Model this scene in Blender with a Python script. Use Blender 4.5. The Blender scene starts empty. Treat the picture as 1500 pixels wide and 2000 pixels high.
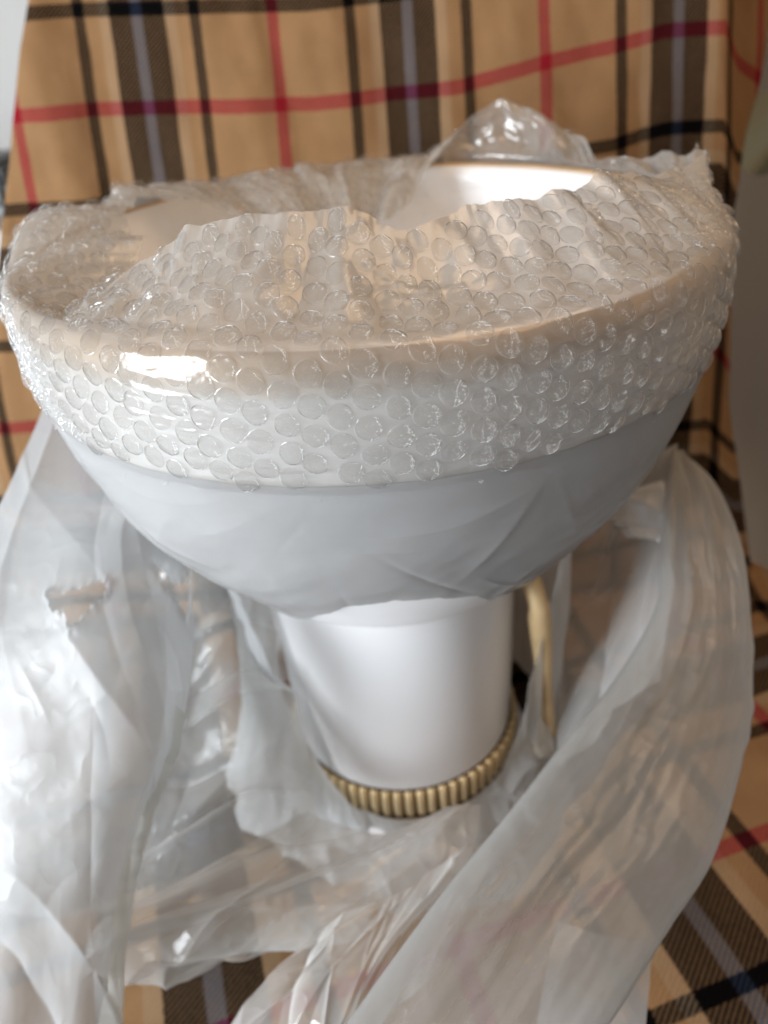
import bpy, bmesh, math, random
import numpy as np
from mathutils import Matrix, Vector

# ------------------------------------------------------------------ units
R = 0.18                  # outer radius of the wrapped bowl, metres
ZR = 2.28                 # rim height over the seat, in R
def W(p):                 # (x, y, z) in R with the rim centre as origin -> world metres
    p = np.asarray(p, float)
    return (p + np.array([0, 0, ZR])) * R

scene = bpy.context.scene
COL = scene.collection

# ------------------------------------------------------------------ camera
cam_d = bpy.data.cameras.new('camera')
cam = bpy.data.objects.new('camera', cam_d)
COL.objects.link(cam)
scene.camera = cam
cam_d.sensor_fit = 'VERTICAL'
cam_d.sensor_height = 36.0
cam_d.lens = 36.0 * 1511.0 / 2000.0
pitch, roll, yaw = math.radians(33.2916), math.radians(-4.82), math.radians(-1.144)
fw = Vector((math.sin(yaw) * math.cos(pitch), math.cos(yaw) * math.cos(pitch), -math.sin(pitch)))
rt = Vector((math.cos(yaw), -math.sin(yaw), 0))
up = rt.cross(fw)
rt, up = math.cos(roll) * rt + math.sin(roll) * up, -math.sin(roll) * rt + math.cos(roll) * up
CAM = Vector(W((.0332, -2.3245, .5399)))
cam.matrix_world = Matrix(((rt.x, up.x, -fw.x, CAM.x), (rt.y, up.y, -fw.y, CAM.y), (rt.z, up.z, -fw.z, CAM.z), (0, 0, 0, 1)))
cam_d.clip_start = 0.01
cam_d.clip_end = 50
cam_d.dof.use_dof = True
cam_d.dof.focus_distance = 0.277
cam_d.dof.aperture_fstop = 6.6

# ------------------------------------------------------------------ light: a window on the left, a warm lamp overhead
world = bpy.data.worlds.new('World')
scene.world = world
world.use_nodes = True
bg = world.node_tree.nodes['Background']
bg.inputs[0].default_value = (1.0, .97, .94, 1)
bg.inputs[1].default_value = 0.24

def area(name, loc, target, size, size_y, power, color):
    d = bpy.data.lights.new(name, 'AREA')
    d.shape = 'RECTANGLE'; d.size = size; d.size_y = size_y
    d.energy = power; d.color = color
    o = bpy.data.objects.new(name, d)
    COL.objects.link(o)
    o.location = loc
    o.rotation_euler = (Vector(target) - Vector(loc)).to_track_quat('-Z', 'Y').to_euler()
    return o
area('window_light', (-1.55, -.95, .55), (0, 0, .25), .8, 1.1, 72, (.88, .94, 1.0))
area('ceiling_lamp', (.45, -.25, 1.5), (0, 0, .3), .85, .85, 8.5, (1.0, .65, .36))

scene.view_settings.view_transform = 'Standard'
scene.view_settings.look = 'None'
scene.view_settings.gamma = 1
scene.view_settings.exposure = 0.0
scene.view_settings.use_curve_mapping = False
scene.render.engine = 'CYCLES'
scene.cycles.use_denoising = True
scene.cycles.use_light_tree = False
scene.cycles.max_bounces = 5
scene.cycles.diffuse_bounces = 4
scene.cycles.glossy_bounces = 3
scene.cycles.transmission_bounces = 5
scene.cycles.transparent_max_bounces = 20
scene.cycles.use_adaptive_sampling = True
scene.cycles.adaptive_threshold = .04
scene.cycles.sample_clamp_indirect = 6
scene.cycles.caustics_reflective = False
scene.cycles.caustics_refractive = False

# ------------------------------------------------------------------ helpers
rng = np.random.default_rng(7)
random.seed(7)

def tag(o, label=None, cat=None, group=None, kind=None):
    if label: o['label'] = label
    if cat: o['category'] = cat
    if group: o['group'] = group
    if kind: o['kind'] = kind
    return o

def empty(name, loc=(0, 0, 0)):
    o = bpy.data.objects.new(name, None)
    o.empty_display_size = .05
    COL.objects.link(o); o.location = loc
    return o

def link(name, me, mat=None, parent=None):
    o = bpy.data.objects.new(name, me)
    COL.objects.link(o)
    if mat is not None and not me.materials:
        me.materials.append(mat)
    if parent is not None:
        o.parent = parent
        o.matrix_parent_inverse = parent.matrix_basis.inverted()
    return o

def grid_mesh(name, P, uv=None, closed_u=False, smooth=True, drop=None):
    """P: (n, m, 3) world points; optional closed along the second axis; drop: faces to leave out."""
    n, m = P.shape[:2]
    idx = np.arange(n * m).reshape(n, m)
    if closed_u:
        nx = np.roll(idx, -1, axis=1)
        q = np.stack([idx[:-1], nx[:-1], nx[1:], idx[1:]], -1).reshape(-1, 4)
    else:
        q = np.stack([idx[:-1, :-1], idx[:-1, 1:], idx[1:, 1:], idx[1:, :-1]], -1).reshape(-1, 4)
    if drop is not None:
        q = q[~drop.reshape(-1)]
    me = bpy.data.meshes.new(name)
    me.from_pydata(P.reshape(-1, 3).tolist(), [], q.tolist())
    if uv is not None:
        l = me.uv_layers.new(name='UVMap')
        f = uv.reshape(-1, 2)
        vi = np.empty(len(me.loops), dtype=np.int32)
        me.loops.foreach_get('vertex_index', vi)
        l.data.foreach_set('uv', f[vi].astype(np.float32).reshape(-1))
    if smooth:
        me.polygons.foreach_set('use_smooth', [True] * len(me.polygons))
    me.update()
    return me

def lathe_mesh(name, prof, n=128, cap=False):
    prof = np.asarray(prof, float)
    t = np.linspace(0, 2 * math.pi, n, endpoint=False)
    P = np.stack([prof[:, :1] * np.sin(t), -prof[:, :1] * np.cos(t), prof[:, 1:2] + 0 * t], -1)
    return grid_mesh(name, W(P), closed_u=True)

# gradient noise, vectorised
_perm = rng.permutation(256)
_perm = np.concatenate([_perm, _perm, _perm])
_gang = rng.random(256) * 2 * math.pi
def noise2(x, y):
    x = np.asarray(x, float); y = np.asarray(y, float)
    xi = np.floor(x).astype(int); yi = np.floor(y).astype(int)
    xf = x - xi; yf = y - yi
    def g(ix, iy, fx, fy):
        h = _gang[_perm[(_perm[ix & 255] + iy) & 255]]
        return np.cos(h) * fx + np.sin(h) * fy
    u = xf**3 * (xf * (xf * 6 - 15) + 10); v = yf**3 * (yf * (yf * 6 - 15) + 10)
    a = g(xi, yi, xf, yf); b = g(xi + 1, yi, xf - 1, yf)
    c = g(xi, yi + 1, xf, yf - 1); d = g(xi + 1, yi + 1, xf - 1, yf - 1)
    return (a * (1 - u) + b * u) * (1 - v) + (c * (1 - u) + d * u) * v
def fbm(x, y, o=3):
    s = 0; a = 1
    for k in range(o):
        s = s + a * noise2(x * 2**k + 17.3 * k, y * 2**k + 5.1 * k); a *= .5
    return s
def ridged(x, y):
    return 1 - np.abs(noise2(x, y)) * 2.2

def spline(G, n, m):
    """Catmull-Rom patch through a grid of control points -> (n, m, 3)"""
    G = np.asarray(G, float)
    def along(A, k):
        p = len(A)
        A = np.concatenate([2 * A[:1] - A[1:2], A, 2 * A[-1:] - A[-2:-1]])
        t = np.linspace(0, p - 1, k); i = np.minimum(t.astype(int), p - 2); f = (t - i).reshape((-1,) + (1,) * (A.ndim - 1))
        a, b, c, d = A[i], A[i + 1], A[i + 2], A[i + 3]
        return .5 * (2 * b + (c - a) * f + (2 * a - 5 * b + 4 * c - d) * f**2 + (3 * b - a - 3 * c + d) * f**3)
    A = along(G, n)
    return np.swapaxes(along(np.swapaxes(A, 0, 1), m), 0, 1)

def normals(P, wrap=False):
    du = np.gradient(P, axis=1) if not wrap else (np.roll(P, -1, 1) - np.roll(P, 1, 1)) * .5
    dv = np.gradient(P, axis=0)
    n = np.cross(du, dv)
    return n / np.maximum(np.linalg.norm(n, axis=-1, keepdims=True), 1e-9)

def creases(U, V, count, ang, spread, length, width, amp, seed):
    """height field of sharp straight folds, as thin plastic film takes them"""
    g = np.random.default_rng(seed)
    h = np.zeros_like(U)
    for _ in range(count):
        cu, cv = g.random() * (U.max() - U.min()) + U.min(), g.random() * (V.max() - V.min()) + V.min()
        a = ang + g.normal() * spread
        L = length * g.uniform(.5, 1.5); w = width * g.uniform(.4, 1.8); s = amp * g.uniform(.3, 1.2) * (1 if g.random() < .7 else -1)
        du, dv = U - cu, V - cv
        t = du * math.cos(a) + dv * math.sin(a)
        bend = g.normal() * .12 / L
        d = -du * math.sin(a) + dv * math.cos(a) + bend * t * t
        prof = np.where(d > 0, np.exp(-d / w), np.exp(d / (w * g.uniform(.3, 2.5))))
        h += s * prof * np.exp(-(t / L)**4)
    return h

# ------------------------------------------------------------------ materials
def newmat(name):
    m = bpy.data.materials.new(name); m.use_nodes = True
    nt = m.node_tree; nt.nodes.clear()
    out = nt.nodes.new('ShaderNodeOutputMaterial')
    return m, nt, out
def N(nt, t, **kw):
    n = nt.nodes.new(t)
    for k, v in kw.items(): setattr(n, k, v)
    return n
def M(nt, op, a, b=None, clamp=False):
    n = N(nt, 'ShaderNodeMath', operation=op, use_clamp=clamp)
    for i, v in enumerate((a, b)):
        if v is None: continue
        if isinstance(v, (int, float)): n.inputs[i].default_value = v
        else: nt.links.new(v, n.inputs[i])
    return n.outputs[0]
def coords(nt, kind='Object', scale=(1, 1, 1), rot=(0, 0, 0)):
    tc = N(nt, 'ShaderNodeTexCoord'); mp = N(nt, 'ShaderNodeMapping')
    mp.inputs['Scale'].default_value = scale; mp.inputs['Rotation'].default_value = rot
    nt.links.new(tc.outputs[kind], mp.inputs[0])
    return mp.outputs[0]
def noise_n(nt, vec, scale, detail=3, rough=.5, dist=0):
    n = N(nt, 'ShaderNodeTexNoise')
    n.inputs['Scale'].default_value = scale; n.inputs['Detail'].default_value = detail
    n.inputs['Roughness'].default_value = rough; n.inputs['Distortion'].default_value = dist
    nt.links.new(vec, n.inputs['Vector'])
    return n.outputs['Fac']
def bump_n(nt, h, strength, dist=.001, prev=None):
    b = N(nt, 'ShaderNodeBump'); b.inputs['Strength'].default_value = strength; b.inputs['Distance'].default_value = dist
    nt.links.new(h, b.inputs['Height'])
    if prev is not None: nt.links.new(prev, b.inputs['Normal'])
    return b.outputs[0]
def ramp(nt, fac, stops, interp='LINEAR'):
    r = N(nt, 'ShaderNodeValToRGB'); r.color_ramp.interpolation = interp
    e = r.color_ramp.elements
    while len(e) < len(stops): e.new(.5)
    for el, (p, c) in zip(e, stops):
        el.position = p; el.color = (*c, 1)
    nt.links.new(fac, r.inputs[0])
    return r.outputs[0]

def film(name, k, color, rough, bumps, trans=.5, refl=1.0, patch=0.0, coord='Object'):
    """thin plastic sheet: clear share falls with the path length through it, the rest scatters; thin-film gloss on top.
    bumps: list of (kind, scale, strength, stretch)"""
    m, nt, out = newmat(name)
    geo = N(nt, 'ShaderNodeNewGeometry')
    nrm = None
    for kind, sc, st, stretch in bumps:
        v = coords(nt, coord, stretch)
        if kind == 'noise': h = noise_n(nt, v, sc, 2, .5)
        elif kind == 'crease':
            f = noise_n(nt, v, sc, 1, .5)
            h = M(nt, 'ABSOLUTE', M(nt, 'SUBTRACT', f, .5))
            h = M(nt, 'POWER', M(nt, 'SUBTRACT', 1, M(nt, 'MULTIPLY', h, 4, True), True), 3)
        else:
            vo = N(nt, 'ShaderNodeTexVoronoi', feature='DISTANCE_TO_EDGE'); vo.inputs['Scale'].default_value = sc
            wv = N(nt, 'ShaderNodeVectorMath', operation='ADD')
            nz = N(nt, 'ShaderNodeTexNoise'); nz.inputs['Scale'].default_value = sc * .7
            nt.links.new(v, nz.inputs['Vector'])
            sv = N(nt, 'ShaderNodeVectorMath', operation='SCALE'); sv.inputs['Scale'].default_value = .35 / sc * 2
            nt.links.new(nz.outputs['Color'], sv.inputs[0]); nt.links.new(v, wv.inputs[0]); nt.links.new(sv.outputs[0], wv.inputs[1])
            nt.links.new(wv.outputs[0], vo.inputs['Vector'])
            h = M(nt, 'MULTIPLY', vo.outputs['Distance'], 3, True)
        nrm = bump_n(nt, h, st, .001, nrm)
    dot = N(nt, 'ShaderNodeVectorMath', operation='DOT_PRODUCT')
    nt.links.new(geo.outputs['Normal'], dot.inputs[0]); nt.links.new(geo.outputs['Incoming'], dot.inputs[1])
    cosv = M(nt, 'MAXIMUM', M(nt, 'ABSOLUTE', dot.outputs['Value']), .08)
    kk = k
    if patch:
        kk = M(nt, 'MULTIPLY', M(nt, 'ADD', M(nt, 'MULTIPLY', noise_n(nt, coords(nt, 'Object'), 14, 2), 2 * patch), 1 - patch), k)
    op = M(nt, 'SUBTRACT', 1, M(nt, 'EXPONENT', M(nt, 'MULTIPLY', M(nt, 'DIVIDE', kk, cosv), -1)), True)
    dif = N(nt, 'ShaderNodeBsdfDiffuse'); dif.inputs[0].default_value = (*color, 1)
    trl = N(nt, 'ShaderNodeBsdfTranslucent'); trl.inputs[0].default_value = (*color, 1)
    if nrm is not None:
        nt.links.new(nrm, dif.inputs['Normal']); nt.links.new(nrm, trl.inputs['Normal'])
    sca = N(nt, 'ShaderNodeMixShader'); sca.inputs[0].default_value = trans
    nt.links.new(dif.outputs[0], sca.inputs[1]); nt.links.new(trl.outputs[0], sca.inputs[2])
    tr = N(nt, 'ShaderNodeBsdfTransparent')
    tr.inputs[0].default_value = (.985, .985, .98, 1)
    base = N(nt, 'ShaderNodeMixShader')
    nt.links.new(op, base.inputs[0]); nt.links.new(tr.outputs[0], base.inputs[1]); nt.links.new(sca.outputs[0], base.inputs[2])
    fr = N(nt, 'ShaderNodeFresnel'); fr.inputs['IOR'].default_value = 1.5
    gl = N(nt, 'ShaderNodeBsdfGlossy'); gl.inputs['Roughness'].default_value = rough
    if nrm is not None:
        nt.links.new(nrm, gl.inputs['Normal'])
    # light leaving the back of the sheet meets it from inside: keep the outside value for both sides
    fac = M(nt, 'MINIMUM', M(nt, 'MULTIPLY', fr.outputs[0], 1.7 * refl), .5)
    back = M(nt, 'MULTIPLY', geo.outputs['Backfacing'], 1)
    lw = N(nt, 'ShaderNodeLayerWeight'); lw.inputs[0].default_value = .35
    bfac = M(nt, 'MINIMUM', M(nt, 'ADD', M(nt, 'MULTIPLY', M(nt, 'POWER', lw.outputs['Facing'], 5), .9 * refl), .07 * refl), .5)
    fm = N(nt, 'ShaderNodeMix'); nt.links.new(back, fm.inputs[0]); nt.links.new(fac, fm.inputs[2]); nt.links.new(bfac, fm.inputs[3])
    mx = N(nt, 'ShaderNodeMixShader')
    nt.links.new(fm.outputs[0], mx.inputs[0]); nt.links.new(base.outputs[0], mx.inputs[1]); nt.links.new(gl.outputs[0], mx.inputs[2])
    nt.links.new(mx.outputs[0], out.inputs[0])
    return m

def pbr(name, color, rough=.5, metal=0, spec=.5, bump=None, coat=0, vary=None):
    m, nt, out = newmat(name)
    b = N(nt, 'ShaderNodeBsdfPrincipled')
    b.inputs['Base Color'].default_value = (*color, 1); b.inputs['Roughness'].default_value = rough
    b.inputs['Metallic'].default_value = metal; b.inputs['Specular IOR Level'].default_value = spec
    b.inputs['Coat Weight'].default_value = coat; b.inputs['Coat Roughness'].default_value = .06
    if vary:
        f = noise_n(nt, coords(nt), vary[0], 4)
        c = ramp(nt, f, [(.3, tuple(x * (1 - vary[1]) for x in color)), (.7, tuple(min(1, x * (1 + vary[1])) for x in color))])
        nt.links.new(c, b.inputs['Base Color'])
    if bump:
        nt.links.new(bump_n(nt, noise_n(nt, coords(nt), bump[0], 4), bump[1]), b.inputs['Normal'])
    nt.links.new(b.outputs[0], out.inputs[0])
    return m

MAT_CHINA = pbr('white_glazed_china', (.84, .84, .845), .27, 0, .4, (14, .05), 0)
MAT_GILT = pbr('gilding', (.60, .44, .24), .55, .25, .5, (60, .15), 0, (25, .25))
MAT_GILT_DULL = pbr('dull_gilding', (.66, .51, .29), .45, .2, .5, (120, .25), 0, (60, .35))
def blur_edge(m):  # gilding fades to white below, painting the wrap's haze and blur into the colour
    nt = m.node_tree
    b = [n for n in nt.nodes if n.type == 'BSDF_PRINCIPLED'][0]; out = [n for n in nt.nodes if n.type == 'OUTPUT_MATERIAL'][0]
    w = N(nt, 'ShaderNodeBsdfPrincipled'); w.inputs['Base Color'].default_value = (.82, .82, .82, 1); w.inputs['Roughness'].default_value = .2
    v = coords(nt)
    sp = N(nt, 'ShaderNodeSeparateXYZ'); nt.links.new(v, sp.inputs[0])
    z = M(nt, 'ADD', sp.outputs[2], M(nt, 'MULTIPLY', M(nt, 'SUBTRACT', noise_n(nt, v, 130, 4, .65), .5), .012))
    mr_ = N(nt, 'ShaderNodeMapRange'); mr_.inputs['From Min'].default_value = .3945; mr_.inputs['From Max'].default_value = .4055
    nt.links.new(z, mr_.inputs[0])
    mx = N(nt, 'ShaderNodeMixShader'); nt.links.new(mr_.outputs[0], mx.inputs[0]); nt.links.new(w.outputs[0], mx.inputs[1]); nt.links.new(b.outputs[0], mx.inputs[2])
    nt.links.new(mx.outputs[0], out.inputs[0])
MAT_RIM = pbr('gilding_blurred_edge', (.50, .33, .17), .72, .0, .5, (60, .15), 0, (25, .25))
blur_edge(MAT_RIM)
MAT_GROOVE = pbr('dark_groove', (.10, .055, .02), .6, .5, .3)
MAT_WALL = pbr('painted_wall', (.84, .84, .83), .8, 0, .3, (90, .1), 0, (3, .03))
MAT_BROWN = pbr('brown_wall', (.25, .175, .115), .7, 0, .3, (60, .1), 0, (4, .06))
MAT_FLOOR = pbr('floor_paint', (.45, .48, .52), .6, 0, .4, (30, .1), 0, (5, .08))
MAT_APPL = pbr('dark_plastic', (.05, .055, .055), .45, 0, .5)
MAT_APPL2 = pbr('grey_plastic', (.3, .33, .33), .45, 0, .5)
MAT_CAB = pbr('white_laminate', (.75, .77, .78), .5, 0, .5)
MAT_GREEN = pbr('pale_green_cloth', (.26, .25, .17), .85, 0, .2, (300, .3))

MAT_WRAP = film('bubble_wrap_film', .70, (.60, .57, .53), .14, [('noise', 120, .45, (1, 1, 1.6))], .45, .9)
MAT_BUBBLE = film('bubble_film', .06, (.78, .77, .75), .06, [('crease', 330, 1.0, (1, 1, 1))], .45, .9)
MAT_WELD = film('bubble_weld', .22, (.85, .85, .84), .12, [], .45, .9)
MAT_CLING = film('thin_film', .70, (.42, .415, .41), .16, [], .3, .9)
MAT_BAG = film('milky_bag_film', 1.1, (.66, .675, .68), .32, [('crease', 45, .22, (1, 1, 1))], .5, .35)
MAT_BAG_THIN = film('thin_bag_film', .60, (.82, .82, .80), .18, [('crease', 60, .3, (1, 1, 1))], .5, .6)
MAT_LOBE = film('rolled_bag_film', .46, (.53, .53, .515), .24, [('crease', 55, .18, (1, 1, 1))], .5, .38)  # darker than the other bag films: shade at the right put into its colour
MAT_HEM = film('bag_hem_film', 2.2, (.68, .69, .66), .3, [], .5, .5)

def plaid():
    m, nt, out = newmat('plaid_wool')
    tc = N(nt, 'ShaderNodeTexCoord')
    sep = N(nt, 'ShaderNodeSeparateXYZ'); nt.links.new(tc.outputs['UV'], sep.inputs[0])
    # UV is counted in repeats of the sett; threads wander a little
    wob = noise_n(nt, coords(nt, 'UV'), 260, 3, .7)
    wob = M(nt, 'MULTIPLY', M(nt, 'SUBTRACT', wob, .5), .022)
    tan, cream, black, red, blue = (.36, .205, .098), (.44, .315, .20), (.0020, .0018, .0018), (.30, .014, .024), (.04, .065, .14)
    def sett(u):
        f = M(nt, 'PINGPONG', M(nt, 'ADD', u, wob), .5)
        f = M(nt, 'MULTIPLY', f, 2)
        return ramp(nt, f, [(0, blue), (.036, black), (.205, cream), (.285, tan), (.39, black), (.47, tan), (.955, red)], 'CONSTANT')
    cu, cv = sett(sep.outputs[0]), sett(sep.outputs[1])
    # 2/2 twill: diagonal ribs of warp and weft
    T = 60.0
    dia = M(nt, 'ADD', M(nt, 'MULTIPLY', sep.outputs[0], T), M(nt, 'MULTIPLY', sep.outputs[1], T * 1.18))
    dn = M(nt, 'ADD', dia, M(nt, 'MULTIPLY', noise_n(nt, coords(nt, 'UV'), 150, 2), .5))
    wave = M(nt, 'PINGPONG', dn, .5)                      # 0 .. .5
    which = M(nt, 'MULTIPLY', M(nt, 'SUBTRACT', wave, .17), 7, True)
    mix = N(nt, 'ShaderNodeMix', data_type='RGBA')
    nt.links.new(which, mix.inputs[0]); nt.links.new(cv, mix.inputs[6]); nt.links.new(cu, mix.inputs[7])
    gm = N(nt, 'ShaderNodeMix', data_type='RGBA', blend_type='MULTIPLY'); gm.inputs[0].default_value = 1
    nt.links.new(cu, gm.inputs[6]); nt.links.new(cv, gm.inputs[7])
    gr = N(nt, 'ShaderNodeGamma'); gr.inputs[1].default_value = .5; nt.links.new(gm.outputs[2], gr.inputs[0])
    tw = N(nt, 'ShaderNodeMix', data_type='RGBA'); tw.inputs[0].default_value = .72
    nt.links.new(mix.outputs[2], tw.inputs[6]); nt.links.new(gr.outputs[0], tw.inputs[7])
    fz = noise_n(nt, coords(nt, 'UV'), 420, 3, .6)
    big = noise_n(nt, coords(nt, 'UV'), 9, 3, .5)
    hsv = N(nt, 'ShaderNodeHueSaturation')
    nt.links.new(tw.outputs[2], hsv.inputs['Color'])
    nt.links.new(M(nt, 'ADD', M(nt, 'ADD', M(nt, 'MULTIPLY', fz, .9), M(nt, 'MULTIPLY', big, .35)), .36), hsv.inputs['Value'])
    b = N(nt, 'ShaderNodeBsdfPrincipled')
    b.inputs['Roughness'].default_value = .9; b.inputs['Specular IOR Level'].default_value = .05
    b.inputs['Sheen Weight'].default_value = .0; b.inputs['Sheen Roughness'].default_value = .5
    nt.links.new(hsv.outputs[0], b.inputs['Base Color'])
    h = M(nt, 'ADD', M(nt, 'MULTIPLY', wave, 1.4), M(nt, 'MULTIPLY', fz, 1.8))
    nt.links.new(bump_n(nt, h, .9, .0013), b.inputs['Normal'])
    nt.links.new(b.outputs[0], out.inputs[0])
    return m
MAT_PLAID = plaid()

# ------------------------------------------------------------------ the place behind
def box_mesh(name, lo, hi, bevel=.003):
    bm = bmesh.new()
    bmesh.ops.create_cube(bm, size=1)
    for v in bm.verts:
        v.co = Vector([lo[i] + (v.co[i] + .5) * (hi[i] - lo[i]) for i in range(3)])
    if bevel: bmesh.ops.bevel(bm, geom=bm.edges[:], offset=bevel, segments=2, affect='EDGES')
    me = bpy.data.meshes.new(name); bm.to_mesh(me); bm.free()
    return me
tag(link('wall', box_mesh('wall', (-3, 1.9, -.45), (1.2, 2.0, 2.3), 0), MAT_WALL), kind='structure')
tag(link('side_wall', box_mesh('side_wall', (.56, .0, -.45), (.66, 1.9, 2.3), 0), MAT_BROWN), kind='structure')
tag(link('floor', box_mesh('floor', (-3, -3, -.52), (3, 2.0, -.45), 0), MAT_FLOOR), kind='structure')

cab = link('cabinet', box_mesh('cabinet', (-1.5, .86, -.45), (-.575, 1.45, .247), .004), MAT_CAB)
tag(cab, 'white cabinet just showing at the far left edge behind the blanket', 'cabinet')
ap = empty('appliance', (-.72, .98, .25))
tag(ap, 'dark grey slotted appliance at the far left edge behind the blanket', 'appliance')
link('housing', box_mesh('housing', (-.86, .90, .25), (-.578, 1.06, .342), .008), MAT_APPL, ap)
for k in range(3):
    link('slat', box_mesh('slat', (-.85, .894, .268 + k * .022), (-.585, .905, .276 + k * .022), .001), MAT_APPL2, ap)

# pale green cloth hanging behind the right edge
U, V = np.meshgrid(np.linspace(0, 1, 24), np.linspace(0, 1, 30))
P = np.stack([.415 + .13 * U + .012 * np.sin(U * 14 + V * 2) - .03 * V, .47 + .035 * np.cos(U * 11 + V) + 0 * U, np.minimum(.42, .42) - .13 * V * (.45 + .55 * U) - .02 * (1 - U)], -1)
tag(link('hanging_cloth', grid_mesh('hanging_cloth', P), MAT_GREEN), 'pale green cloth hanging beside the right edge of the blanket', 'cloth')

# ------------------------------------------------------------------ plaid blanket over the chair
def build_blanket():
    # back: x follows the chair back, y leans away upwards
    zz = np.linspace(1.15, -2.12, 150)
    lx = np.interp(-zz, [-1.15, -.65, -.2, .36, 1.23, 2.2], [-1.22, -1.36, -1.54, -1.72, -1.95, -2.25])
    rx = np.interp(-zz, [-1.15, -.45, .51, 1.25, 2.06, 2.3], [1.60, 1.60, 1.62, 1.68, 1.84, 1.92])
    flap = np.interp(-zz, [-1.15, -.45, -.1, .1, .35, .6, 1.1, 2.3], [.62, .52, .40, .27, .14, .09, .07, .06])
    arc_v = np.concatenate([[0], np.cumsum(np.hypot(np.diff(zz), np.diff(zz) * -.36))])
    n = 190
    t = np.linspace(0, 1, n)
    P = np.zeros((150, n, 3)); UV = np.zeros((150, n, 2))
    Hc = .5399 - zz
    ys = -2.3245 + 4 - .38 * Hc + .03 * Hc * Hc
    for i in range(150):
        a, b, f = lx[i], rx[i], flap[i]
        lw = .10
        s = np.linspace(-lw, (b - a) + f, n)       # arc across, from the left fold to the right flap
        x = a + np.clip(s, 0, b - a)
        y = np.zeros(n)
        # left edge curls back, right edge turns back and outwards
        l = np.clip(-s, 0, None); r = np.clip(s - (b - a), 0, None)
        x = x - l * .35 + r * .66
        y = y + l * .9 + r * .62
        # ease the bends
        y += .035 * np.exp(-((s - 0) / .05)**2) * 0
        P[i, :, 0] = x; P[i, :, 1] = ys[i] + y; P[i, :, 2] = zz[i]
        xf = a + s                                  # flat coordinate across
        off = np.interp(xf, [-1.6, -1.2, -.2, .45, .79, 1.13, 1.35, 1.6, 1.75, 2.1], [.05, .05, 0, .02, .083, .125, .165, .16, .02, -.10])
        UV[i, :, 0] = (xf + .93) / 1.166
        vred = .184
        z_ = arc_v[i] - (1.15 - vred) * 1.063       # arc below the red line in the middle
        UV[i, :, 1] = (z_ + off * 1.063) / 1.38 + .5
    # soft folds
    X, Z = P[..., 0], P[..., 2]
    fold = .07 * noise2(X * 1.3 + .15 * Z + 3.1, Z * .35) + .06 * noise2(X * 3.2 + .5 * Z, Z * .7 + 9) + .030 * noise2(X * 6 + .8 * Z, Z * 2.0) + .012 * noise2(X * 11 + Z * 3, Z * 6)
    fold += .05 * np.exp(-((X - 1.12 - .1 * Z) / .10)**2) * np.clip(1 - Z, 0, 1) * -.8
    fold += -.07 * np.exp(-((X + 1.33 + .12 * Z) / .12)**2)
    P[..., 1] += fold * np.clip((Z + 2.2) / .8, 0, 1)
    # seat: its own turn of the cloth
    gx, gy = np.meshgrid(np.linspace(-2.35, 2.05, 170), np.linspace(1.0, -2.2, 130))
    gz = -2.28 + .035 * noise2(gx * 1.6, gy * 1.6) + .015 * noise2(gx * 4, gy * 4)
    gz = gz - .25 * np.clip((-1.75 - gy) / .4, 0, 1)**2 - .2 * np.clip((np.abs(gx) - 1.85) / .3, 0, 1)**2
    # lower towards the foot so that the bowl stands on it
    gz = gz - (gz + 2.28) * np.exp(-(gx**2 + gy**2) / .9)
    up_ = np.clip((gy - .62) / .38, 0, 1)
    gz = gz + .16 * up_**2
    ca, sa = math.cos(math.radians(16)), math.sin(math.radians(16))
    u = gx * ca + gy * sa; v = gx * sa - gy * ca
    sv = np.stack([(u - .73) / 1.69, (v - .882) / 1.53 + .5], -1)
    sp = np.stack([gx, gy, gz], -1)
    me1 = grid_mesh('blanket_back', W(P), UV)
    me2 = grid_mesh('blanket_seat', W(sp), sv)
    bm = bmesh.new(); bm.from_mesh(me1); bm.from_mesh(me2)
    me = bpy.data.meshes.new('plaid_blanket'); bm.to_mesh(me); bm.free()
    me.polygons.foreach_set('use_smooth', [True] * len(me.polygons))
    o = link('plaid_blanket', me, MAT_PLAID)
    so = o.modifiers.new('thickness', 'SOLIDIFY'); so.thickness = .003; so.offset = 0
    tag(o, 'tan plaid wool blanket with black, red and blue stripes draped under and behind the bowl', 'blanket')
build_blanket()

# ------------------------------------------------------------------ pedestal bowl
bowl = empty('pedestal_bowl', W((0, 0, -2.28)))
tag(bowl, 'white china bowl with gilt rim on a round pedestal, wrapped in bubble wrap', 'bowl')
OUT = [(.965, -.004), (.978, -.02), (.985, -.06), (.986, -.12), (.983, -.2), (.952, -.35), (.912, -.5), (.845, -.65), (.75, -.8), (.632, -.95), (.55, -1.045), (.50, -1.085), (.462, -1.105)]
def smooth_profile(pts, n=60):
    p = np.asarray(pts, float)
    return spline(p[:, None, :].repeat(2, 1), n, 2)[:, 0]
outer = smooth_profile(OUT, 64)
inner = smooth_profile([(.03, -.93), (.25, -.90), (.5, -.78), (.70, -.58), (.82, -.38), (.885, -.2), (.905, -.1), (.912, -.04), (.922, -.008)], 40)
link('bowl_body', lathe_mesh('bowl_body', np.concatenate([inner, [(.935, -.002), (.95, -.001)], outer]), 160), MAT_CHINA, bowl)
rim = smooth_profile([(.945, -.006), (.9475, .002), (.951, .005), (.957, .0065), (.970, .001), (.982, -.018), (.9885, -.05), (.9895, -.075), (.984, -.078)], 40)
link('gilt_rim', lathe_mesh('gilt_rim', rim, 160), MAT_RIM, bowl)
link('neck', lathe_mesh('neck', smooth_profile([(.475, -1.09), (.464, -1.11), (.458, -1.14), (.456, -1.25), (.455, -1.6), (.452, -1.9), (.450, -1.955), (.446, -1.972), (.43, -1.985)], 60), 128), MAT_CHINA, bowl)
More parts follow.
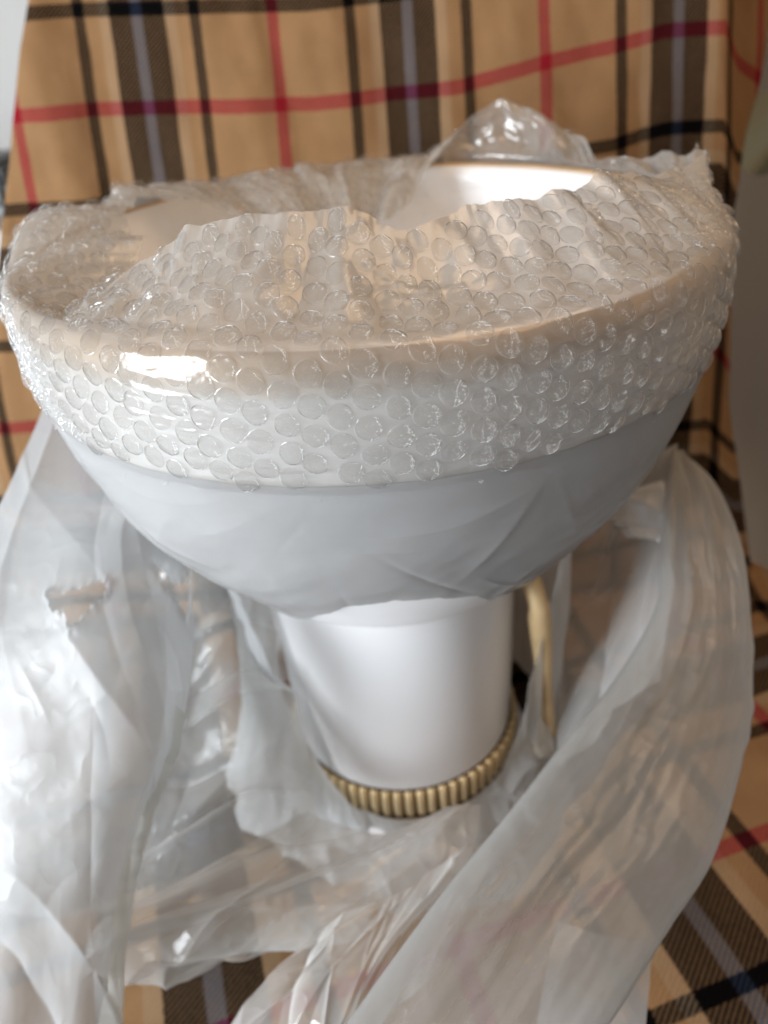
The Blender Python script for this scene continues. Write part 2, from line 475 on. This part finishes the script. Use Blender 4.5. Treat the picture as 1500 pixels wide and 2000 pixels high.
ring = link('ribbed_ring', lathe_mesh('ribbed_ring', smooth_profile([(.42, -1.955), (.452, -1.958), (.460, -1.97), (.462, -2.03), (.465, -2.115), (.45, -2.13)], 24), 128), MAT_GROOVE, bowl)
def rib_mesh():
    n, m = 7, 7
    a = np.linspace(-math.pi / 2, math.pi / 2, n)
    zz = np.array([0, .04, .12, .5, .88, .96, 1.])
    P = np.zeros((m, n, 3))
    for i, z in enumerate(zz):
        e = math.sqrt(max(0, 1 - (2 * z - 1)**16))
        P[i, :, 0] = np.sin(a) * .0185 * (.5 + .5 * e)
        P[i, :, 1] = -np.cos(a) * .022 * (.2 + .8 * e)
        P[i, :, 2] = -.135 * z
    return grid_mesh('rib', P * R)
rm = rib_mesh(); rm.materials.append(MAT_GILT_DULL)
NR = 66
for k in range(NR):
    a = 2 * math.pi * k / NR
    o = link('rib', rm, None, ring)
    o.matrix_parent_inverse = Matrix()
    g = random.uniform(-.01, .01)
    o.matrix_basis = Matrix.Translation(Vector(W((.458 * math.sin(a), -.458 * math.cos(a), -1.954)))) @ Matrix.Rotation(a, 4, 'Z') @ Matrix.Rotation(g * 3, 4, 'Y')
    o.matrix_parent_inverse = ring.matrix_world.inverted() if False else Matrix.Translation(-Vector(W((0, 0, -2.28)))) @ Matrix()
link('foot', lathe_mesh('foot', smooth_profile([(.44, -2.115), (.50, -2.12), (.52, -2.13), (.525, -2.155), (.545, -2.2), (.56, -2.24), (.555, -2.272), (.5, -2.277), (.02, -2.277)], 40), 128), MAT_CHINA, bowl)

def tube_mesh(name, pts, n=20, per=8):
    """pts: (x, y, z, radius) in R"""
    p = np.asarray(pts, float)
    S = spline(p[:, None, :].repeat(2, 1), len(p) * per, 2)[:, 0]
    C, r = S[:, :3], np.maximum(S[:, 3], .001)
    T = np.gradient(C, axis=0); T /= np.linalg.norm(T, axis=1, keepdims=True)
    ref = np.array([0.13, -1, .2]); ref /= np.linalg.norm(ref)
    A = np.cross(T, ref); A /= np.linalg.norm(A, axis=1, keepdims=True); B = np.cross(T, A)
    a = np.linspace(0, 2 * math.pi, n, endpoint=False)
    P = C[:, None] + r[:, None, None] * (np.cos(a)[None, :, None] * A[:, None] + np.sin(a)[None, :, None] * B[:, None])
    return grid_mesh(name, W(P), closed_u=True)
link('gilt_mount', tube_mesh('gilt_mount', [(0.44, 0.0, -1.1, 0.05), (0.507, -0.2, -1.262, 0.036), (0.523, -0.2, -1.385, 0.042), (0.543, -0.2, -1.579, 0.034), (0.558, -0.2, -1.745, 0.03), (0.57, -0.2, -1.922, 0.036), (0.574, -0.2, -2.014, 0.04), (0.574, -0.2, -2.064, 0.05), (0.514, -0.17, -2.094, 0.03), (0.5, -0.1, -2.114, 0.02)]), MAT_GILT, bowl)

# ------------------------------------------------------------------ bubble wrap round the rim
FLAP = np.array([  # angle, mid r, mid z, edge r, edge z  (front of the bowl = 0, right positive)
 (-180, .90, .06, .42, -.13), (-160, .90, .07, .42, -.12), (-145, .95, .10, .52, -.07), (-133, 1.0, .07, .68, -.03), (-121, 1.03, .125, .88, .06),
 (-113, 1.0, .05, .80, .04), (-105, 1.05, .10, .76, .05), (-95, 1.06, .16, .72, .06), (-82, 1.0, .09, .62, .03), (-70, .95, .03, .68, -.03),
 (-60, .93, .0, .78, -.07), (-52, .86, -.01, .76, .0), (-42, .84, .01, .722, .10), (-32, .83, .05, .70, .17), (-20, .83, .075, .70, .2), (-10, .82, .075, .70, .205),
 (-3, .82, .07, .68, .2), (2, .81, .05, .68, .178), (6, .83, .02, .71, .142), (11, .83, .03, .70, .152), (20, .82, .05, .66, .163), (30, .83, .055, .66, .165),
 (45, .85, .07, .68, .16), (55, .85, .075, .686, .172), (61, .86, .07, .70, .155), (68, .90, .06, .731, .135), (75, .92, .07, .778, .11), (82, .95, .08, .847, .12), (90, .99, .08, .955, .125), (97, 1.0, .07, 1.02, .12),
 (105, 1.02, .05, 1.09, .08), (116, 1.02, .04, 1.07, .07), (125, 1.0, .0, 1.0, .03), (133, 1.05, .08, 1.08, .10), (142, 1.05, .12, 1.08, .16), (150, 1.05, .14, 1.08, .205),
 (157, 1.0, .1, 1.0, .15), (164, .96, .06, .70, -.03), (171, .92, .06, .50, -.10), (180, .90, .06, .42, -.13)])
NT, NS = 720, 90
tgrid = np.linspace(-math.pi, math.pi, NT, endpoint=False)
def sm_interp(x, xp, fp, k):
    f = np.interp(x, xp, fp)
    ker = np.hanning(k); ker /= ker.sum()
    return np.convolve(np.concatenate([f[-k:], f, f[:k]]), ker, 'same')[k:-k]
deg = np.degrees(tgrid)
mr, mz, er, ez = [sm_interp(deg, FLAP[:, 0], FLAP[:, i], 9) for i in range(1, 5)]
low = -.30 + .012 * noise2(deg / 9, 0 * deg) + .006 * noise2(deg / 2, 0 * deg + 4) + .003 * noise2(deg * 1.3, 0 * deg + 8) - .03 * np.exp(-((deg - 62) / 16)**2)
er = er + .012 * noise2(deg / 5, 0 * deg + 2) + .0015 * noise2(deg / .9, 0 * deg + 3)
ez = ez + .012 * noise2(deg / 5.3, 0 * deg + 12) + .0015 * noise2(deg / .8, 0 * deg + 13)
pz, pr = -outer[:, 1], outer[:, 0]
svals = np.linspace(0, 2, NS)
WR = np.zeros((NS, NT)); WZ = np.zeros((NS, NT))
for i, s in enumerate(svals):
    if s <= 1:
        d = low + (0.0 - low) * s                     # up the outside of the bowl
        dz = -d
        WR[i] = np.interp(dz, pz, pr) + .008
        rise = np.clip((s - .93) / .07, 0, 1)
        WR[i] = WR[i] * (1 - rise) + (.972) * rise
        WZ[i] = d + .012 * rise
    else:
        q = s - 1
        a0, a1, a2 = (1 - q)**2, 2 * q * (1 - q), q * q
        WR[i] = a0 * .972 + a1 * mr + a2 * er
        WZ[i] = a0 * .012 + a1 * mz + a2 * ez
for A_ in (WR, WZ):                                  # ease the film over the rim
    for _ in range(10):
        k0, k1 = int(NS * .40), int(NS * .66)
        A_[k0:k1] = .25 * A_[k0 - 1:k1 - 1] + .5 * A_[k0:k1] + .25 * A_[k0 + 1:k1 + 1]
WZ += .010 * np.exp(-((svals - 1.0) / .12)**2)[:, None]
WR += .006 * np.exp(-((svals - .95) / .10)**2)[:, None]
TT = np.broadcast_to(tgrid, (NS, NT)); SS = np.broadcast_to(svals[:, None], (NS, NT))
WP = np.stack([WR * np.sin(TT), -WR * np.cos(TT), WZ], -1)
WP0 = WP.copy()
nn = normals(WP, True)
if (nn[NS // 4, NT // 2] @ np.array([0, -1, 0])) < 0: nn = -nn
free = np.clip((SS - 1.02) / .3, 0, 1)
TD = np.degrees(TT)
def pnoise(a, b, fa, fb, o=0):   # periodic over the turn
    return noise2(np.sin(TT) * fa + 31 + o, np.cos(TT) * fa + SS * fb + 7 * o)
crump = .030 * pnoise(0, 0, 6, 1.4, 1) + .009 * pnoise(0, 0, 15, 3.5, 2) + .003 * pnoise(0, 0, 45, 6, 3)
crump = crump * (1 + 1.2 * np.clip((np.abs(TD) - 75) / 20, 0, 1)) + .012 * pnoise(0, 0, 30, 5, 6) * np.clip((np.abs(TD) - 85) / 20, 0, 1)
cre = creases(TD, SS * 30, 70, .6, .9, 7, .5, .008, 5)
band = .0025 * pnoise(0, 0, 5, 20, 4) + .0022 * pnoise(0, 0, 18, 30, 5)
WP = WP + nn * (free * (crump + cre) + (1 - free) * np.maximum(band, -.003) + .003)[..., None]
nn = normals(WP, True)
if (nn[NS // 4, NT // 2] @ np.array([0, -1, 0])) < 0: nn = -nn
wrap = empty('bubble_wrap', W((0, 0, -.3)))
tag(wrap, 'clear bubble wrap band round the bowl rim with ragged flaps standing over the opening', 'bubble wrap')
link('wrap_film', grid_mesh('wrap_film', W(WP), closed_u=True), MAT_WRAP, wrap)

# frayed edge of the film, top and bottom
def fringe(row, nxt, count, seed):
    g = np.random.default_rng(seed); v = []; f = []
    for _ in range(count):
        j = int(g.integers(NT)); w = int(g.integers(1, 3))
        a, b = WP[row, j], WP[row, (j + w) % NT]
        out = a - WP[nxt, j]; out /= np.linalg.norm(out)
        L = g.exponential(.005) + .002
        tip = (a + b) / 2 + out * L + nn[row, j] * g.normal() * L * .8 + (b - a) * g.normal() * .8
        mid = (a + b) / 2 + out * L * .5 + nn[row, j] * g.normal() * L * .5
        k = len(v); ins = (WP[nxt, j] - a) * .3
        v += [a + ins, b + ins, mid + (b - a) * .3, tip, mid - (b - a) * .3]
        f += [(k, k + 1, k + 2, k + 4), (k + 4, k + 2, k + 3)]
    me = bpy.data.meshes.new('torn_edge'); me.from_pydata(W(np.array(v)).tolist(), [], f)
    o = link('torn_edge', me, MAT_WELD, wrap); o['kind'] = 'stuff'
fringe(0, 1, 200, 301)

# bubbles: hexagonal rows on the sheet
def dome(seed):
    g = np.random.default_rng(seed)
    n, m = 18, 7
    a = np.linspace(0, 2 * math.pi, n, endpoint=False)
    P = []
    prof = [(1.07, 0.02), (1.03, .04), (1.0, .10), (.94, .24), (.80, .37), (.58, .46), (.30, .51)]
    lean = g.normal(size=2) * .05
    for r, z in prof:
        wob = 1 + .04 * np.sin(2 * a + g.random() * 6) + .025 * np.sin(3 * a + g.random() * 6)
        dent = g.normal(size=n) * .018 * (z > .2)
        P.append(np.stack([r * wob * np.cos(a) + lean[0] * z, r * wob * np.sin(a) + lean[1] * z, z * (1 + .10 * np.sin(2 * a + g.random() * 6)) + dent], -1))
    P = np.array(P)
    v = P.reshape(-1, 3).tolist() + [[lean[0] * .6, lean[1] * .6, .52 + g.normal() * .03]]
    f = []
    for i in range(m - 1):
        for j in range(n):
            f.append((i * n + j, i * n + (j + 1) % n, (i + 1) * n + (j + 1) % n, (i + 1) * n + j))
    for j in range(n): f.append(((m - 1) * n + j, (m - 1) * n + (j + 1) % n, m * n))
    me = bpy.data.meshes.new('bubble'); me.from_pydata(v, [], f)
    me.polygons.foreach_set('use_smooth', [True] * len(f)); me.materials.append(MAT_BUBBLE); me.materials.append(MAT_WELD)
    me.polygons.foreach_set('material_index', [1 if k < n else 0 for k in range(len(f))])
    return me
domes = [dome(100 + k) for k in range(8)]
# arc length along each column of the sheet
arc = np.concatenate([np.zeros((1, NT)), np.cumsum(np.linalg.norm(np.diff(WP0, axis=0), axis=-1), 0)])
mid_i = int(np.searchsorted(svals, 1.0))
colw, roww, brad = .0099 / R, .0114 / R, .0048 / R
ncol = 2 * int(round(math.pi / colw))
cands = []
camR = np.array([.0332, -2.3245, .5399])
for cidx in range(ncol):
    ang0 = -math.pi + 2 * math.pi * cidx / ncol
    j0 = int(cidx / ncol * NT) % NT
    b = arc[mid_i, j0] + roww * (.5 * (cidx % 2)) + .13 * ang0
    b = b - roww * math.floor((b - brad * 1.35) / roww)
    while True:
        ang = ang0 + rng.normal() * .0015
        ft = ((ang + math.pi) / (2 * math.pi) * NT) % NT
        j = int(ft) % NT
        if b > arc[-1, j] - brad * .55: break
        i = int(np.searchsorted(arc[:, j], b)); i = min(max(i, 1), NS - 2)
        f = (b - arc[i - 1, j]) / max(arc[i, j] - arc[i - 1, j], 1e-6)
        p = WP[i - 1, j] * (1 - f) + WP[i, j] * f
        tu = WP[i, (j + 2) % NT] - WP[i, (j - 2) % NT]
        w = np.linalg.norm(tu) / (4 * 2 * math.pi / NT)
        tu /= np.linalg.norm(tu)
        nv = nn[i, j]; tv = np.cross(nv, tu)
        su = min(1.0, w) * brad; sv = brad
        cands.append((p, tu, tv, nv, su, sv, svals[i], math.degrees(ang)))
        b += roww * (1 + rng.normal() * .012)
def seen(c):
    p, nv, s, a = c[0], c[3], c[6], c[7]
    v = camR - p; d = np.linalg.norm(v); v /= d
    if s < 1.05 and nv @ v < .05: return 0
    if abs(a) > 100 and s < 1.1: return 0
    return (abs(nv @ v) + .1) / d**2
rank = sorted(range(len(cands)), key=lambda k: -seen(cands[k]))
nobj = set(rank[:300])
rest_v, rest_f, rest_m = [], [], []
winv = Matrix.Translation(-Vector(W((0, 0, -.3))))
for k, (p, tu, tv, nv, su, sv, s, a) in enumerate(cands):
    g = np.random.default_rng(1000 + k)
    me = domes[int(g.integers(8))]
    hgt = brad * g.uniform(.45, 1.0) * (.8 if s < 1 else 1)
    if g.random() < .07: hgt *= .35                  # burst ones
    rot = g.random() * 6.28
    Mx = np.eye(3)
    A = np.stack([tu * su * g.uniform(.94, 1.03), tv * sv * g.uniform(.94, 1.03), nv * hgt], 1) * R
    cr, sr = math.cos(rot), math.sin(rot)
    A = A @ np.array([[cr, -sr, 0], [sr, cr, 0], [0, 0, 1]])
    o_ = W(p + nv * .0015)
    if k in nobj:
        o = bpy.data.objects.new('bubble', me); COL.objects.link(o)
        o.parent = wrap; o.matrix_parent_inverse = winv
        o.matrix_basis = Matrix(((*A[0], o_[0]), (*A[1], o_[1]), (*A[2], o_[2]), (0, 0, 0, 1)))
    else:
        vs = np.array([v.co[:] for v in me.vertices]) @ A.T + o_
        base = sum(len(x) for x in rest_v)
        rest_v.append(vs); rest_m += [pl.material_index for pl in me.polygons]; rest_f += [[q + base for q in pl.vertices] for pl in me.polygons]
me = bpy.data.meshes.new('bubbles')
me.from_pydata(np.concatenate(rest_v).tolist(), [], rest_f)
me.polygons.foreach_set('use_smooth', [True] * len(rest_f))
me.materials.append(MAT_BUBBLE); me.materials.append(MAT_WELD); me.polygons.foreach_set('material_index', rest_m)
o = link('bubbles', me, None, wrap); o['kind'] = 'stuff'

# ------------------------------------------------------------------ thin film clinging to the bowl below the wrap
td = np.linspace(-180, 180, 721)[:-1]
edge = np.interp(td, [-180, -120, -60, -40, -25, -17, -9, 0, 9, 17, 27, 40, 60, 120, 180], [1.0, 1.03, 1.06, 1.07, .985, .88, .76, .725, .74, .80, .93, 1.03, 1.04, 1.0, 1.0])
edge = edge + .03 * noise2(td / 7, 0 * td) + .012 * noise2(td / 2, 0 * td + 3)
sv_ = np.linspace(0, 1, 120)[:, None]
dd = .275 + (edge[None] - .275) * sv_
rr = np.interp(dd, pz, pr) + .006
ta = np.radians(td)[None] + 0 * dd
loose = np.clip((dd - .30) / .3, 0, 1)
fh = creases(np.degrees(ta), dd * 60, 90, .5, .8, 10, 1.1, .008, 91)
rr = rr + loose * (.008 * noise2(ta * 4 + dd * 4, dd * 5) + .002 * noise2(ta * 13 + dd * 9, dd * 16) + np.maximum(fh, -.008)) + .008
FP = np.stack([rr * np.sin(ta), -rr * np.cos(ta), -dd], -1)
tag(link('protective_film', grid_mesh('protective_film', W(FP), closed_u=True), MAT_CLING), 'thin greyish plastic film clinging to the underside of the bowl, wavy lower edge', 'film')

# ------------------------------------------------------------------ milky plastic bag pulled down round the pedestal
BAG_SIDE = [
    [(-1.116, 0.095, -0.515), (-0.931, -0.011, -0.554), (-0.762, -0.115, -0.627), (-0.654, -0.172, -0.680), (-0.568, -0.207, -0.772)],
    [(-1.217, -0.172, -0.699), (-1.036, -0.241, -0.700), (-0.839, -0.330, -0.697), (-0.709, -0.351, -0.732), (-0.637, -0.345, -0.890)],
    [(-1.416, -0.374, -0.910), (-1.119, -0.468, -0.861), (-0.901, -0.536, -0.826), (-0.747, -0.549, -0.887), (-0.653, -0.505, -1.079)],
    [(-1.460, -0.601, -1.126), (-1.123, -0.725, -1.070), (-0.915, -0.766, -1.067), (-0.758, -0.787, -1.103), (-0.678, -0.714, -1.249)],
    [(-1.451, -0.855, -1.404), (-1.131, -0.949, -1.303), (-0.964, -0.966, -1.297), (-0.839, -0.963, -1.314), (-0.753, -0.889, -1.405)],
    [(-1.425, -1.092, -1.621), (-1.148, -1.153, -1.539), (-1.021, -1.156, -1.548), (-0.911, -1.146, -1.554), (-0.831, -1.078, -1.635)],
    [(-1.427, -1.330, -1.910), (-1.198, -1.367, -1.845), (-1.091, -1.365, -1.864), (-0.987, -1.359, -1.894), (-0.903, -1.318, -1.981)],
]
BAG_INNER = [
    [(-1.349, 0.251, -0.871), (-1.084, 0.190, -0.971), (-0.892, 0.173, -1.095), (-0.740, 0.125, -1.172), (-0.627, 0.078, -1.247), (-0.495, 0.069, -1.302)],
    [(-1.453, -0.113, -1.239), (-1.152, -0.179, -1.258), (-0.917, -0.171, -1.363), (-0.762, -0.217, -1.437), (-0.590, -0.230, -1.390), (-0.453, -0.192, -1.518)],
    [(-1.466, -0.409, -1.508), (-1.174, -0.470, -1.519), (-0.945, -0.463, -1.606), (-0.756, -0.478, -1.634), (-0.535, -0.464, -1.565), (-0.379, -0.411, -1.726)],
    [(-1.407, -0.683, -1.654), (-1.177, -0.720, -1.681), (-0.973, -0.720, -1.760), (-0.781, -0.706, -1.745), (-0.559, -0.639, -1.723), (-0.334, -0.545, -1.877)],
    [(-1.373, -0.910, -1.818), (-1.193, -0.924, -1.844), (-1.027, -0.897, -1.881), (-0.827, -0.878, -1.877), (-0.577, -0.790, -1.842), (-0.299, -0.654, -1.935)],
]
BAG_FRONT = [
    [(-0.371, -0.577, -1.888), (-0.204, -0.653, -1.900), (-0.025, -0.685, -1.918), (0.251, -0.644, -1.919)],
    [(-0.570, -0.726, -1.855), (-0.357, -0.815, -1.887), (-0.133, -0.848, -1.888), (0.179, -0.798, -1.914)],
    [(-0.781, -0.878, -1.823), (-0.561, -0.951, -1.869), (-0.348, -0.957, -1.884), (-0.086, -0.923, -1.914)],
    [(-0.986, -0.920, -1.845), (-0.785, -0.963, -1.881), (-0.596, -0.968, -1.894), (-0.398, -0.941, -1.877)],
    [(-1.047, -0.962, -1.961), (-0.848, -0.976, -1.989), (-0.682, -0.983, -2.005), (-0.487, -0.927, -1.907)],
]
BAG_CRUMPLE = [
    [(-0.344, -1.025, -1.879), (-0.208, -0.995, -1.802), (-0.061, -0.949, -1.771), (0.088, -0.887, -1.791), (0.265, -0.798, -1.808)],
    [(-0.431, -1.116, -1.870), (-0.267, -1.108, -1.788), (-0.126, -1.078, -1.747), (0.032, -1.007, -1.753), (0.215, -0.920, -1.808)],
    [(-0.518, -1.211, -1.902), (-0.336, -1.231, -1.791), (-0.186, -1.202, -1.753), (-0.038, -1.135, -1.764), (0.136, -1.044, -1.813)],
    [(-0.608, -1.310, -1.977), (-0.396, -1.360, -1.877), (-0.236, -1.358, -1.842), (-0.092, -1.296, -1.826), (0.046, -1.178, -1.832)],
]
BAG_BEHIND = [
    [(0.867, 0.326, -1.279), (0.972, 0.308, -1.128), (1.055, 0.292, -1.009), (1.134, 0.281, -0.955)],
    [(0.692, 0.347, -1.517), (0.863, 0.273, -1.397), (0.979, 0.206, -1.284), (1.094, 0.112, -1.158)],
    [(0.618, 0.152, -1.719), (0.816, 0.106, -1.613), (0.946, 0.032, -1.456), (1.024, -0.134, -1.256)],
    [(0.632, -0.087, -1.901), (0.762, -0.140, -1.714), (0.867, -0.199, -1.532), (0.938, -0.319, -1.353)],
    [(0.593, -0.347, -2.023), (0.687, -0.395, -1.825), (0.776, -0.463, -1.567), (0.859, -0.523, -1.388)],
]
BAG_CORNER = [
    [(0.817, 0.177, -1.141), (0.917, 0.162, -1.093), (1.045, 0.129, -1.038)],
    [(0.851, 0.110, -1.171), (0.929, 0.091, -1.129), (1.035, 0.054, -1.080)],
    [(0.896, 0.065, -1.222), (0.944, 0.021, -1.200), (1.027, -0.043, -1.190)],
]
BAG_TAIL = [
    [(0.422, -1.084, -1.773), (0.566, -1.123, -1.801), (0.694, -1.125, -1.843)],
    [(0.353, -1.221, -1.870), (0.509, -1.251, -1.885), (0.653, -1.245, -1.916)],
    [(0.302, -1.368, -2.019), (0.457, -1.380, -2.007), (0.618, -1.376, -2.042)],
]
LOBE = [  # two edges of the rolled sheet and half its thickness
    ((1.103, 0.240, -0.962), (1.141, 0.235, -0.971), 0.01),
    ((1.029, 0.071, -1.035), (1.211, 0.077, -1.032), 0.05),
    ((0.945, -0.166, -1.156), (1.227, -0.158, -1.154), 0.09),
    ((0.887, -0.346, -1.210), (1.174, -0.401, -1.302), 0.11),
    ((0.710, -0.565, -1.284), (1.091, -0.656, -1.434), 0.13),
    ((0.492, -0.784, -1.319), (0.953, -0.893, -1.498), 0.14),
    ((0.293, -0.984, -1.361), (0.811, -1.092, -1.542), 0.14),
    ((0.103, -1.155, -1.417), (0.662, -1.237, -1.559), 0.14),
    ((-0.043, -1.289, -1.488), (0.532, -1.355, -1.606), 0.14),
    ((-0.250, -1.462, -1.636), (0.355, -1.499, -1.710), 0.14),
]

bag = empty('plastic_bag', W((0, -.2, -2.27)))
tag(bag, 'torn milky plastic bag pulled down and crumpled round the pedestal', 'bag')

def sheet(name, G, n, m, mat, disp, holes=None):
    P = spline(G, n, m)
    L0 = np.linalg.norm(P[:, -1] - P[:, 0], axis=1).mean(); L1 = np.linalg.norm(P[-1] - P[0], axis=1).mean()
    U, V = np.meshgrid(np.linspace(0, L0, m), np.linspace(0, L1, n))
    nr = normals(P)
    if (nr.reshape(-1, 3).mean(0) @ (camR - P.reshape(-1, 3).mean(0))) < 0: nr = -nr
    P = P + nr * disp(U, V)[..., None]
    drop = None
    if holes: drop, P = holes(P, U, V, nr)
    return link(name, grid_mesh(name, W(P), drop=drop), mat, bag), P

def torn(polys):
    """holes in the sheet: polys are lists of (u, v) as shares of the sheet; edge lifted and ragged"""
    def f(P, U, V, nr):
        u = (U / U.max()); v = (V / V.max())
        cu = .25 * (u[:-1, :-1] + u[1:, :-1] + u[:-1, 1:] + u[1:, 1:]); cv = .25 * (v[:-1, :-1] + v[1:, :-1] + v[:-1, 1:] + v[1:, 1:])
        cu = cu + .010 * noise2(cu * 60, cv * 90); cv = cv + .006 * noise2(cu * 70 + 9, cv * 80)
        drop = np.zeros_like(cu, bool)
        for pl in polys:
            ins = np.zeros_like(drop); k = len(pl)
            dmin = np.full(u.shape, 9.)
            for a in range(k):
                (x0, y0), (x1, y1) = pl[a], pl[(a + 1) % k]
                cond = ((y0 > cv) != (y1 > cv)) & (cu < (x1 - x0) * (cv - y0) / (y1 - y0 + 1e-9) + x0)
                ins ^= cond
                tt = np.clip(((u - x0) * (x1 - x0) + (v - y0) * (y1 - y0)) / ((x1 - x0)**2 + (y1 - y0)**2 + 1e-9), 0, 1)
                dmin = np.minimum(dmin, np.hypot(u - x0 - tt * (x1 - x0), (v - y0 - tt * (y1 - y0)) * 1.6))
            drop |= ins
            P = P + nr * (.014 * np.exp(-dmin / .012) * (1 + .8 * noise2(u * 40, v * 50)))[..., None]
        return drop, P
    return f

_, PS = sheet('side_panel', BAG_SIDE, 300, 220, MAT_BAG,
    lambda U, V: .05 * noise2(U * 1.3 + V * .5, V * .7) + creases(U, V, 11, 1.25, .35, .6, .08, .030, 11) + creases(U, V, 8, .3, .6, .25, .05, .012, 12) + .004 * fbm(U * 6, V * 5) + creases(U, V, 30, .8, 1.2, .09, .02, .004, 13),
    torn([[(.40, .345), (.45, .347), (.50, .342), (.57, .325), (.61, .318), (.615, .338), (.57, .36), (.53, .385), (.50, .392), (.48, .368), (.44, .375)],
          [(.77, .258), (.86, .268), (.91, .255), (.985, .205), (.955, .262), (.935, .31), (.89, .295), (.83, .288)]]))
# hem: the welded strip along the edge of that panel
k0 = 140
hem = PS[k0:, -26:-2].copy(); hn = normals(hem)
if hn.mean((0, 1)) @ (camR - hem.mean((0, 1))) < 0: hn = -hn
hem = hem + hn * (.010 + .010 * np.abs(noise2(np.arange(hem.shape[0])[:, None] / 9. + 0 * hem[..., 0], hem[..., 0] * 2)))[..., None]
link('hem', grid_mesh('hem', W(hem)), MAT_HEM, bag)

sheet('inner_panel', BAG_INNER, 160, 160, MAT_BAG_THIN,
    lambda U, V: .06 * noise2(U * 2, V * 1.6 + 3) + creases(U, V, 10, 2.75, .25, .6, .09, .05, 21) + creases(U, V, 8, 2.6, .5, .25, .02, .012, 22) + .004 * fbm(U * 7, V * 7))
sheet('front_panel', BAG_FRONT, 160, 180, MAT_BAG_THIN,
    lambda U, V: .05 * noise2(U * 2.5, V * 1.2 + 8) + creases(U, V, 9, 1.9, .35, .6, .10, .05, 31) + creases(U, V, 9, 1.9, .5, .25, .02, .012, 32) + .005 * fbm(U * 7, V * 5))
sheet('crumpled_panel', BAG_CRUMPLE, 180, 200, MAT_BAG_THIN,
    lambda U, V: .06 * noise2(U * 3 + V, V * 1.3) + creases(U, V, 12, 1.75, .35, .6, .07, .045, 41) + creases(U, V, 20, 1.75, .5, .2, .014, .012, 42) + .005 * fbm(U * 8, V * 5))
sheet('back_panel', BAG_BEHIND, 120, 120, MAT_BAG_THIN,
    lambda U, V: .05 * noise2(U * 2, V * 1.6) + creases(U, V, 14, 2.2, .4, .4, .04, .03, 51))
sheet('folded_corner', BAG_CORNER, 60, 60, MAT_BAG, lambda U, V: .02 * noise2(U * 8, V * 8) + creases(U, V, 8, .4, .5, .2, .02, .02, 61))
sheet('tail_panel', BAG_TAIL, 60, 60, MAT_BAG, lambda U, V: .02 * noise2(U * 4, V * 4))

# the rolled sheet at the right: a flattened tube of film
def lobe():
    A = np.array([l[0] for l in LOBE]); B = np.array([l[1] for l in LOBE]); T = np.array([l[2] for l in LOBE])
    D = np.concatenate([A, B, T[:, None]], 1)
    S = spline(D[:, None, :].repeat(2, 1), 240, 2)[:, 0]
    A, B, T = S[:, :3], S[:, 3:6], np.maximum(S[:, 6], .004)
    mid = (A + B) / 2; half = (B - A) / 2
    tang = np.gradient(mid, axis=0); tang /= np.linalg.norm(tang, axis=1, keepdims=True)
    hn = half / np.linalg.norm(half, axis=1, keepdims=True)
    nr = np.cross(hn, tang); nr /= np.linalg.norm(nr, axis=1, keepdims=True)
    if nr.mean(0) @ (camR - mid.mean(0)) < 0: nr = -nr
    a = np.linspace(0, 2 * math.pi, 200, endpoint=False)
    ca = np.cos(a); sa = np.sign(np.sin(a)) * np.abs(np.sin(a))**.75
    P = mid[:, None] + ca[None, :, None] * half[:, None] + (sa[None] * T[:, None])[..., None] * nr[:, None]
    UU, VV = np.meshgrid(a, np.linspace(0, 2.4, 240))
    x = np.cos(UU) * 1.5; y = VV; side = np.sin(UU) * .8
    h = .030 * noise2(x * 1.6 + side, y * 1.6) + .006 * noise2(x * 6 + side, y * 6) + .0012 * noise2(x * 22 + side * 7, y * 24)
    cr = creases(x, y, 26, .9, .9, .05, .008, .012, 71)
    P = P + nr[:, None] * ((h + cr) * np.abs(np.sin(UU)))[..., None]
    # ragged right rim high up
    P = P + hn[:, None] * (.02 * noise2(VV * 12, UU) * (np.cos(UU) > .9) * np.exp(-((VV - 1.0) / .18)**2))[..., None]
    link('rolled_panel', grid_mesh('rolled_panel', W(P), closed_u=True), MAT_LOBE, bag)
lobe()

# mouth of the bag gathered round the foot, standing up at both sides of the neck
td = np.linspace(-180, 180, 541)[:-1]
top = np.interp(td, [-180, -150, -115, -90, -75, -62, -50, -40, -25, 0, 25, 45, 58, 72, 90, 115, 150, 180],
                    [-1.5, -1.35, -1.10, -1.05, -1.12, -1.30, -1.62, -1.9, -2.03, -2.075, -2.06, -2.0, -1.70, -1.15, -1.08, -1.15, -1.4, -1.5])
topr = np.interp(td, [-180, -120, -90, -60, -40, 0, 40, 60, 90, 120, 180], [.6, .66, .64, .55, .50, .51, .51, .56, .67, .68, .6])
s_ = np.linspace(0, 1, 110)[:, None]
botr = .74 + .06 * np.sin(np.radians(td) * 3) + .06 * noise2(td / 20, 0 * td)
zc = top[None] + (-2.265 - top[None]) * (1 - (1 - s_)**1.3)
rc = topr[None] + (botr[None] - topr[None]) * s_**2.2
ta = np.radians(td)[None] + 0 * s_
fold = creases(td[None] + 0 * s_, s_ * 60 + 0 * td[None], 70, 1.45, .3, 22, 2.4, .035, 81)
rc = rc + np.clip(.3 + s_, 0, 1) * (.03 * noise2(ta * 5, s_ * 2 + 0 * ta) + np.maximum(fold, -.03) + .012 * noise2(ta * 14, s_ * 5 + 0 * ta))
rc = np.maximum(rc, .495)
CP = np.stack([rc * np.sin(ta), -rc * np.cos(ta), zc], -1)
link('gathered_mouth', grid_mesh('gathered_mouth', W(CP), closed_u=True), MAT_BAG, bag)
